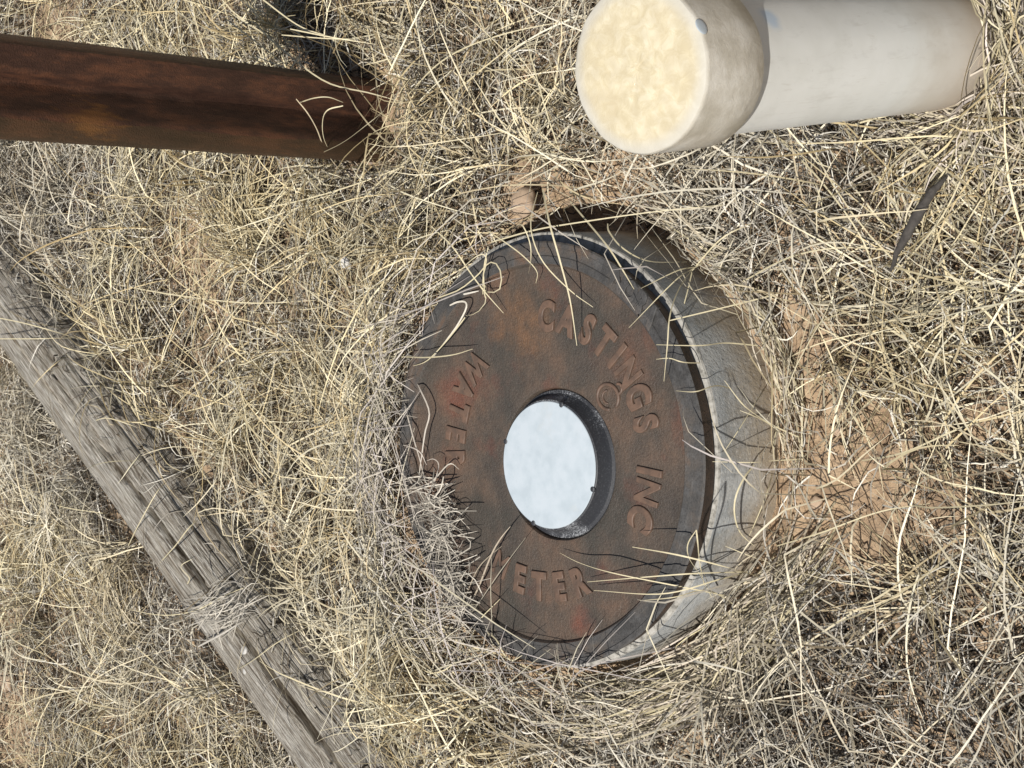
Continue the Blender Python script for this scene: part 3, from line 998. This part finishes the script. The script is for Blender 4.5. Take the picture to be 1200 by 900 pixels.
Z = LID_Z
HERO = [
    # over the right-hand (upper in the picture) edge of the lid
    ([(636, 222, .15), (644, 262, .185), (656, 305, .18), (668, 352, .165), (676, 405, Z + .01)], .0013),
    ([(630, 225, .12), (622, 258, .155), (626, 285, .165), (640, 312, .16), (670, 342, .15), (695, 360, Z + .006)], .0011),
    ([(606, 282, .12), (603, 268, .15), (612, 264, .165), (621, 285, .16), (622, 305, .155), (619, 321, Z + .008)], .0010),
    ([(570, 270, .13), (589, 282, .15), (613, 300, .152), (629, 318, .147), (628, 332, Z + .004)], .0011),
    ([(668, 236, .13), (709, 285, .17), (727, 312, .165), (743, 339, Z + .01)], .0012),
    ([(712, 262, .10), (714, 272, .11), (730, 291, .12), (760, 306, .10), (805, 307, .06)], .0012),
    ([(575, 284, .145), (625, 270, .16), (670, 262, .165), (760, 249, .14), (850, 240, .09)], .0011),
    ([(855, 290, .03), (812, 315, .08), (790, 330, .12), (737, 384, .15)], .0010),
    ([(813, 313, .07), (792, 318, .10), (751, 338, .14)], .0009),
    ([(812, 314, .06), (806, 340, .08), (801, 360, .09), (799, 381, .09)], .0009),
    ([(812, 314, .06), (795, 340, .12), (785, 370, .16), (782, 405, .165), (778, 447, .15)], .0011),
    ([(811, 317, .07), (845, 280, .09), (880, 262, .07)], .0011),
    ([(910, 345, .03), (850, 360, .08), (796, 373, .12), (775, 378, .13)], .0010),
    ([(888, 405, .04), (850, 402, .08), (820, 405, .12), (769, 404, .15)], .0010),
    ([(850, 425, .04), (805, 425, .14), (785, 420, .15), (769, 421, .15)], .0008),
    ([(866, 458, .05), (840, 452, .11), (815, 459, .145), (792, 458, .14)], .0008),
    # the curled straws at the lid's far right corner
    ([(505, 265, .14), (530, 289, .155), (550, 318, .15), (568, 342, .148), (590, 367, Z + .004)], .0012),
    ([(500, 358, .13), (514, 349, .14), (539, 339, .148), (563, 319, .15), (570, 305, .155), (565, 298, .16), (552, 305, .165), (535, 322, .15)], .0010),
    ([(566, 345, .142), (566, 325, .15), (570, 310, .155), (580, 308, .158), (587, 320, .155), (586, 338, .15), (575, 343, .145), (564, 338, .142), (563, 332, .142), (569, 336, .142), (569, 354, .145), (558, 367, .143), (546, 370, Z + .004)], .0010),
    ([(572, 290, .15), (567, 315, .15), (568, 345, .148), (570, 350, .145)], .0009),
    ([(527, 358, Z + .006), (536, 354, .145), (545, 354, .147), (546, 362, .148), (536, 381, .147), (522, 400, .145), (508, 418, .14)], .0014, (.72, .66, .55)),
    ([(543, 345, Z + .004), (552, 343, Z + .006), (561, 341, Z + .004)], .0014, (.75, .70, .60)),
    # far (left) edge of the lid
    ([(445, 418, .12), (470, 418, .15), (499, 419, .165), (530, 416, .16), (554, 409, Z + .01)], .0012),
    ([(545, 372, .15), (535, 385, .15), (521, 402, .15), (500, 423, .147), (480, 430, .13)], .0010),
    ([(486, 445, .12), (492, 456, .145), (503, 483, .148), (498, 507, .146), (494, 535, .145), (489, 571, .14)], .0013, (.58, .52, .44)),
    ([(470, 455, .11), (475, 478, .14), (484, 512, .146), (492, 539, .145), (497, 561, Z + .005)], .0012, (.58, .52, .44)),
    ([(455, 574, .12), (480, 573, .15), (504, 566, .155), (526, 544, .148), (538, 550, Z + .004)], .0014, (.60, .54, .45)),
    ([(462, 520, .11), (478, 523, .145), (492, 530, .148), (500, 545, Z + .005)], .0010, (.55, .49, .42)),
    ([(498, 590, .13), (509, 565, .15), (514, 545, .15), (508, 538, .15), (500, 540, .15)], .0009, (.50, .44, .37)),
    ([(512, 588, .13), (520, 572, .15), (530, 566, .148)], .0009, (.50, .44, .37)),
    # lower left of the lid
    ([(548, 712, .11), (560, 690, .14), (575, 652, .16), (586, 632, .165), (598, 617, .16)], .0013, (.50, .42, .32)),
    ([(536, 740, .10), (560, 708, .15), (586, 670, .16), (616, 630, .155)], .0010, (.56, .50, .38)),
    ([(577, 762, .12), (576, 720, .15), (575, 690, .16), (576, 654, .16)], .0011, (.50, .45, .34)),
    ([(548, 764, .10), (560, 730, .13), (586, 702, .155)], .0010),
    ([(560, 735, .11), (580, 748, .15), (590, 766, .15), (600, 774, .145), (612, 768, Z + .005)], .0011),
    ([(535, 720, .12), (545, 700, .14), (558, 670, .15), (570, 655, .155), (588, 640, .16)], .0009, (.45, .38, .28)),
    # near the front of the lid and box
    ([(890, 676, .05), (856, 666, .13), (797, 651, .18), (741, 641, .17)], .0013),
    ([(860, 700, .05), (800, 688, .14), (720, 672, .165), (680, 660, .15), (656, 648, Z + .006)], .0011),
    ([(880, 670, .05), (816, 672, .14), (760, 676, .16), (688, 682, Z + .006)], .0011),
    ([(870, 672, .06), (840, 680, .12), (776, 696, .16), (696, 692, Z + .008)], .0011),
    ([(870, 715, .04), (830, 692, .10), (790, 700, .15), (750, 704, .15)], .0009),
    ([(834, 700, .08), (822, 676, .12), (808, 655, .165), (806, 638, .19), (816, 621, .205)], .0013),
    ([(816, 621, .205), (818, 640, .19), (820, 660, .15), (826, 690, .10)], .0012),
    ([(935, 512, .02), (905, 498, .05), (880, 482, .10), (867, 470, .12), (849, 446, .13)], .0012),
    ([(925, 515, .02), (900, 496, .05), (882, 487, .09), (867, 481, .10)], .0009),
    ([(940, 538, .02), (905, 540, .06), (881, 542, .10), (835, 541, .13)], .0010),
    ([(895, 455, .03), (887, 469, .06), (868, 500, .10), (849, 529, .12)], .0008),
    ([(884, 545, .07), (872, 560, .09), (862, 583, .10), (861, 605, .09), (868, 625, .06), (884, 640, .03)], .0012),
    ([(905, 555, .03), (898, 580, .06), (886, 610, .05), (874, 636, .03)], .0009),
    ([(905, 660, .04), (880, 652, .08), (850, 640, .10)], .0009),
    # against the steel post
    ([(300, 29, .14), (333, 60, .12), (382, 96, .10), (433, 109, .08), (473, 120, .05)], .0014),
    ([(262, 20, .14), (300, 49, .12), (330, 72, .10), (349, 82, .08)], .0011),
    ([(300, 66, .10), (330, 78, .10), (341, 82, .09)], .0011),
    ([(347, 116, .15), (360, 132, .14), (371, 151, .11), (382, 178, .07), (400, 202, .03)], .0013, (.60, .50, .34)),
    ([(402, 124, .13), (384, 129, .14), (378, 142, .12), (380, 164, .09), (393, 189, .04)], .0011),
    ([(329, 151, .13), (345, 168, .10), (360, 187, .05)], .0010),
    ([(352, 120, .14), (368, 115, .15), (385, 114, .14), (402, 120, .12)], .0010),
    ([(362, 186, .06), (400, 168, .10), (430, 146, .12), (450, 130, .10)], .0010),
    ([(340, 34, .13), (390, 44, .12), (440, 52, .08)], .0011),
    ([(330, 41, .13), (380, 45, .12), (420, 46, .09)], .0010),
    ([(302, -5, .14), (350, 30, .12), (390, 44, .10)], .0012),
    # across the foot of the white pipe
    ([(1063, 32, .12), (1074, 48, .10), (1080, 66, .08), (1090, 84, .06), (1099, 104, .03)], .0011, (.26, .20, .13)),
    ([(1103, 21, .09), (1084, 34, .11), (1066, 54, .12), (1056, 70, .12), (1052, 86, .11)], .0012, (.30, .23, .15)),
    ([(1053, 93, .12), (1075, 90, .09), (1107, 91, .03)], .0010, (.30, .23, .15)),
    ([(1048, 107, .12), (1070, 102, .09), (1098, 100, .04)], .0010, (.32, .25, .16)),
    ([(1033, -4, .14), (1052, 8, .12), (1075, 24, .09), (1120, 46, .03)], .0012),
    ([(1027, 14, .13), (1060, 24, .10), (1107, 43, .03)], .0010),
    ([(1000, 146, .08), (1030, 138, .08), (1070, 128, .05), (1110, 118, .02)], .0011),
    ([(1088, 80, .06), (1092, 70, .08), (1102, 68, .06), (1112, 80, .03)], .0010, (.30, .22, .14)),
    # across the lying wooden post
    ([(-10, 371, .14), (25, 378, .145), (55, 386, .13), (95, 398, .06)], .0012),
    ([(-10, 397, .13), (40, 397, .14), (84, 396, .08)], .0011),
    ([(108, 494, .08), (125, 490, .135), (150, 497, .13), (180, 508, .06)], .0011),
    ([(85, 566, .05), (105, 548, .12), (130, 541, .14), (165, 540, .10)], .0010),
    ([(150, 640, .06), (165, 610, .13), (185, 575, .135), (200, 560, .08)], .0010),
    ([(185, 662, .10), (205, 640, .135), (225, 615, .13), (250, 600, .08), (270, 604, .05)], .0014),
    ([(145, 713, .05), (190, 721, .11), (230, 715, .13), (270, 695, .12), (325, 675, .06)], .0011),
    ([(232, 758, .12), (262, 742, .14), (285, 728, .13), (315, 714, .08)], .0020, (.68, .63, .54)),
    ([(215, 690, .10), (222, 678, .12), (212, 664, .12), (225, 655, .11)], .0012),
    ([(245, 800, .05), (290, 778, .12), (330, 750, .12), (390, 720, .05)], .0010),
    # long loose straws across the open grass
    ([(120, 330, .05), (200, 345, .09), (290, 355, .10), (370, 352, .06)], .0013),
    ([(470, 120, .06), (520, 70, .10), (590, 40, .10), (690, 20, .05)], .0012),
    ([(660, 190, .06), (640, 130, .10), (620, 60, .10), (600, 0, .06)], .0011),
    ([(250, 250, .05), (330, 240, .10), (420, 215, .10), (510, 180, .06)], .0012),
    ([(1010, 540, .03), (1060, 530, .08), (1130, 500, .08), (1200, 480, .05)], .0012),
    ([(910, 640, .05), (960, 625, .09), (1030, 600, .08), (1090, 590, .04)], .0011),
    ([(720, 834, .06), (745, 805, .09), (790, 780, .09), (870, 760, .05)], .0013),
    ([(590, 770, .10), (640, 790, .10), (700, 800, .08), (760, 795, .05)], .0012),
    ([(0, 560, .05), (60, 590, .09), (110, 600, .08), (130, 602, .05)], .0012),
    ([(1040, 330, .04), (1100, 260, .09), (1140, 180, .09), (1170, 120, .05)], .0011),
    ([(900, 150, .05), (960, 210, .09), (1010, 280, .09), (1030, 340, .05)], .0011),
    ([(870, 330, .05), (930, 300, .09), (1000, 290, .08), (1080, 300, .04)], .0011),
]
rs = np.random.default_rng(5)
for h in HERO:
    p0 = h[0][0]
    if 255 < p0[0] < 410 and p0[1] < 190:            # those that lean against the steel post
        h = ([(a, b, z + .04) for a, b, z in h[0]],) + tuple(h[1:])
    if p0[0] < 400 and 340 < p0[1] and p0[0] + (900 - p0[1]) * .62 < 420:      # those that cross the wooden post
        h = ([(a, b, z + .022) for a, b, z in h[0]],) + tuple(h[1:])
    straw.append(hero(*h))
# wisp of fine grass bent over the wooden post
q7 = np.random.default_rng(17)
for k in range(75):
    px, py = 262 + q7.normal(0, 16), 712 + q7.normal(0, 15)
    l, a = q7.uniform(16, 60), R(-28) + q7.normal(0, .5)
    hz = q7.uniform(.148, .165)
    g = q7.uniform(.3, .8)
    straw.append(hero([(px - l / 2 * math.cos(a), py - l / 2 * math.sin(a), hz - .012), (px, py + q7.normal(0, 5), hz), (px + l / 2 * math.cos(a), py + l / 2 * math.sin(a), hz - .016)],
                      q7.uniform(.0006, .0011), (g, g * .92, g * .78), 6))
# stems lying along the foot of the box on its front right
for k in range(230):
    a0 = R(-22) - R(66) * rs.random(); r0 = BOX_R + rs.uniform(.018, .055)
    a1 = a0 - rs.uniform(.10, .42) * rs.choice([-1, 1]); r1 = BOX_R + rs.uniform(.014, .06)
    ht = rs.uniform(.004, .035)
    pts = []
    for v in np.linspace(0, 1, 6):
        a = a0 + (a1 - a0) * v; r = r0 + (r1 - r0) * v
        x, y = BOXC[0] + r * math.cos(a), BOXC[1] + r * math.sin(a)
        pts.append((x, y, float(terrain(x, y)) + .004 + ht * math.sin(v * 2.6)))
    g = rs.uniform(.26, .76)
    straw.append(ribbons(np.array([pts]), np.array([[.8, 1, 1, .9, .7, .3]]) * rs.uniform(.0005, .0010), np.array([[rs.normal(0, .5), rs.normal(0, .5), 1.0]]), np.array([[g, g * .88, g * rs.uniform(.55, .78), 1]])))
# bleached wad of fine grass folded over the far-left edge of the lid
for k in range(230):
    u = rs.random()
    px = 500 + 36 * u + rs.normal(0, 9); py = 565 + 150 * u + rs.normal(0, 10)
    a = rs.uniform(0, 6.28); l = rs.uniform(18, 62); c = rs.normal(0, 7)
    hz = rs.uniform(Z + .002, Z + .026)
    pts = [(px - l / 2 * math.cos(a), py - l / 2 * math.sin(a), hz), (px + c * math.sin(a), py - c * math.cos(a), hz + rs.uniform(0, .01)), (px + l / 2 * math.cos(a), py + l / 2 * math.sin(a), hz - rs.uniform(0, .008))]
    g = rs.uniform(.16, .72)
    straw.append(hero(pts, rs.uniform(.0005, .0012), (g, g * .91, g * .76), 6))
# grass leaning from the soil on to the lid and box edge all round
for k in range(760):
    a = rs.uniform(0, 2 * math.pi)
    fardeg = 0.5 + 0.5 * math.cos(a - R(112))
    if rs.random() > 0.015 + 0.985 * fardeg ** 2.4:
        continue
    ca, sa = math.cos(a), math.sin(a)
    r0 = BOX_R + rs.uniform(0.02, 0.09)
    reach = BOX_R + rs.uniform(-0.055, 0.012) * (0.4 + 0.8 * fardeg)
    b = a + rs.normal(0, 0.42)
    p0 = np.array([BOXC[0] + r0 * ca, BOXC[1] + r0 * sa]); z0 = float(terrain(*p0))
    p2 = np.array([BOXC[0] + reach * math.cos(b), BOXC[1] + reach * math.sin(b)])
    p1 = p0 * .5 + p2 * .5 + rs.normal(0, .01, 2)
    zt = Z + rs.uniform(.004, .03)
    P = np.array([[*p0, z0], [*(p0 * .75 + p1 * .25), z0 * .3 + zt * .7 + .01], [*p1, zt + .012], [*(p1 * .4 + p2 * .6), zt + .008], [*p2, zt - .003 + .002]])[None]
    w = rs.uniform(.0005, .001)
    g = rs.uniform(.35, .68); y_ = rs.uniform(.65, .85)
    straw.append(ribbons(P, np.array([[.8, 1, 1, .8, .3]]) * w, np.array([[rs.normal(0, .4), rs.normal(0, .4), 1.0]]), np.array([[g, g * .9, g * y_, 1]])))


def fringe(n, cx, cy, rx, ry, reach, hgt, a_mid, a_spread, seed):
    q = np.random.default_rng(seed)
    for _ in range(n):
        a = a_mid + q.normal(0, a_spread)
        d = q.uniform(1.08, 1.08 + reach)
        x = cx + rx * d * math.cos(a); y = cy + ry * d * math.sin(a)
        z = float(terrain(x, y))
        th = a + q.normal(0, 1.3)
        if q.random() < .55:
            th = a + math.pi / 2 * (1 if q.random() < .5 else -1) + q.normal(0, .5)
        L = q.uniform(.04, .12); k = q.normal(0, .35); H = q.uniform(.25, 1) * hgt
        pts = []
        for u in np.linspace(0, 1, 6):
            t = th + k * u
            px, py = x + L * u * math.cos(t), y + L * u * math.sin(t)
            e = math.hypot((px - cx) / rx, (py - cy) / ry)
            if e < 1.07:
                px = cx + (px - cx) * 1.07 / e; py = cy + (py - cy) * 1.07 / e
            pts.append((px, py, z + H * math.sin(min(u * 1.9, math.pi / 2) ) - .3 * H * u * u))
        g = q.uniform(.32, .76); w = q.uniform(.0006, .0012)
        straw.append(ribbons(np.array([pts]), np.array([[.8, 1, 1, .9, .7, .3]]) * w, np.array([[q.normal(0, .5), q.normal(0, .5), 1.0]]), np.array([[g, g * .88, g * q.uniform(.55, .8), 1]])))


fringe(520, PIPE_B[0], PIPE_B[1], PIPE_R, PIPE_R, 0.9, .085, R(-95), 0.9, 21)
fringe(110, PIPE_B[0], PIPE_B[1], PIPE_R, PIPE_R, 0.5, .13, R(-85), 0.6, 25)
fringe(160, PIPE_B[0], PIPE_B[1], PIPE_R, PIPE_R, 0.9, .04, R(180), 0.6, 22)
fringe(170, POST[0], POST[1] - .012, 0.068, 0.034, 1.8, .050, R(-90), 0.9, 23)
fringe(120, POST[0], POST[1], 0.068, 0.032, 1.2, .05, R(200), 0.8, 24)
# sheaf of straw swept round the near left of the box
for k in range(600):
    u = rs.random()
    a0 = R(-106) - R(54) * u + rs.normal(0, .08)
    r0 = BOX_R + rs.uniform(.025, .11)
    a1 = a0 - rs.uniform(.15, .55); r1 = BOX_R + rs.uniform(.012, .10)
    ht = rs.uniform(.02, .085) * (0.5 + 0.6 * math.sin(math.pi * min(1, u * 1.1)))
    pts = []
    for v in np.linspace(0, 1, 6):
        a = a0 + (a1 - a0) * v; r = r0 + (r1 - r0) * v
        x, y = BOXC[0] + r * math.cos(a), BOXC[1] + r * math.sin(a)
        pts.append((x, y, float(terrain(x, y)) + .004 + ht * math.sin(v * 2.3)))
    g = rs.uniform(.36, .76)
    straw.append(ribbons(np.array([pts]), np.array([[.8, 1, 1, .9, .7, .3]]) * rs.uniform(.0006, .0012), np.array([[rs.normal(0, .5), rs.normal(0, .5), 1.0]]), np.array([[g, g * .87, g * rs.uniform(.52, .75), 1]])))
merge('dry_grass', straw, 'long yellow straw coloured dry grass blades tangled over everything', 'grass')

# crumbs of soil and broken bits of stem lying on the bare patches
def make_crumbs():
    q = np.random.default_rng(9)
    n = 9000
    x = q.uniform(CORE[0], CORE[1], n * 5); y = q.uniform(CORE[2], CORE[3], n * 5)
    k = (q.random(n * 5) < bare(x, y)) & (np.hypot(x - BOXC[0], y - BOXC[1]) > BOX_R + .012)
    x, y = x[k][:n], y[k][:n]; n = len(x)
    base = np.array([(1, 0, 0), (-1, 0, 0), (0, 1, 0), (0, -1, 0), (0, 0, 1), (0, 0, -1)], float)
    tri = np.array([(0, 2, 4), (2, 1, 4), (1, 3, 4), (3, 0, 4), (2, 0, 5), (1, 2, 5), (3, 1, 5), (0, 3, 5)])
    r = 0.0008 + 0.0042 * q.random(n) ** 5
    V = base[None] * q.uniform(.6, 1.3, (n, 6, 1)) * r[:, None, None]
    a = q.uniform(0, 6.28, n); c, s_ = np.cos(a)[:, None], np.sin(a)[:, None]
    V = np.stack([V[..., 0] * c - V[..., 1] * s_, V[..., 0] * s_ + V[..., 1] * c, V[..., 2] * .8], -1)
    V += np.stack([x, y, terrain(x, y) + r * .4 + .002], -1)[:, None]
    F = (tri[None] + (np.arange(n) * 6)[:, None, None]).reshape(-1, 3)
    o = link('soil_crumbs', mesh_np('soil_crumbs', V.reshape(-1, 3), F, mat=CRUMB, smooth_on=False))
    tag(o, 'tiny clods and grit scattered on the bare sandy patches', 'soil crumbs', kind='stuff')


CRUMB = mat_simple('soil_grit', (.22, .15, .095), (.46, .35, .24), 30)
make_crumbs()

# thinner cover outside the core, for other viewpoints
outer = []
for reg, n in (((-3.2, -1.05, -0.3, 5.2), 15000), ((1.15, 3.2, -0.3, 5.2), 14000), ((-1.05, 1.15, 3.35, 6.0), 12000), ((-1.05, 1.15, -0.6, 0.50), 9000)):
    outer.append(blades(n, reg, (0.08, 0.20), (0.005, 0.045), (0.0, 0.9), 0.2, 5, (0.0012, 0.0022), GREY[1:] + STRAW[1:4], 0.8, (0, 0.03)))
merge('outer_grass', outer, 'dry grass spreading away beyond the post and pipe', 'grass')
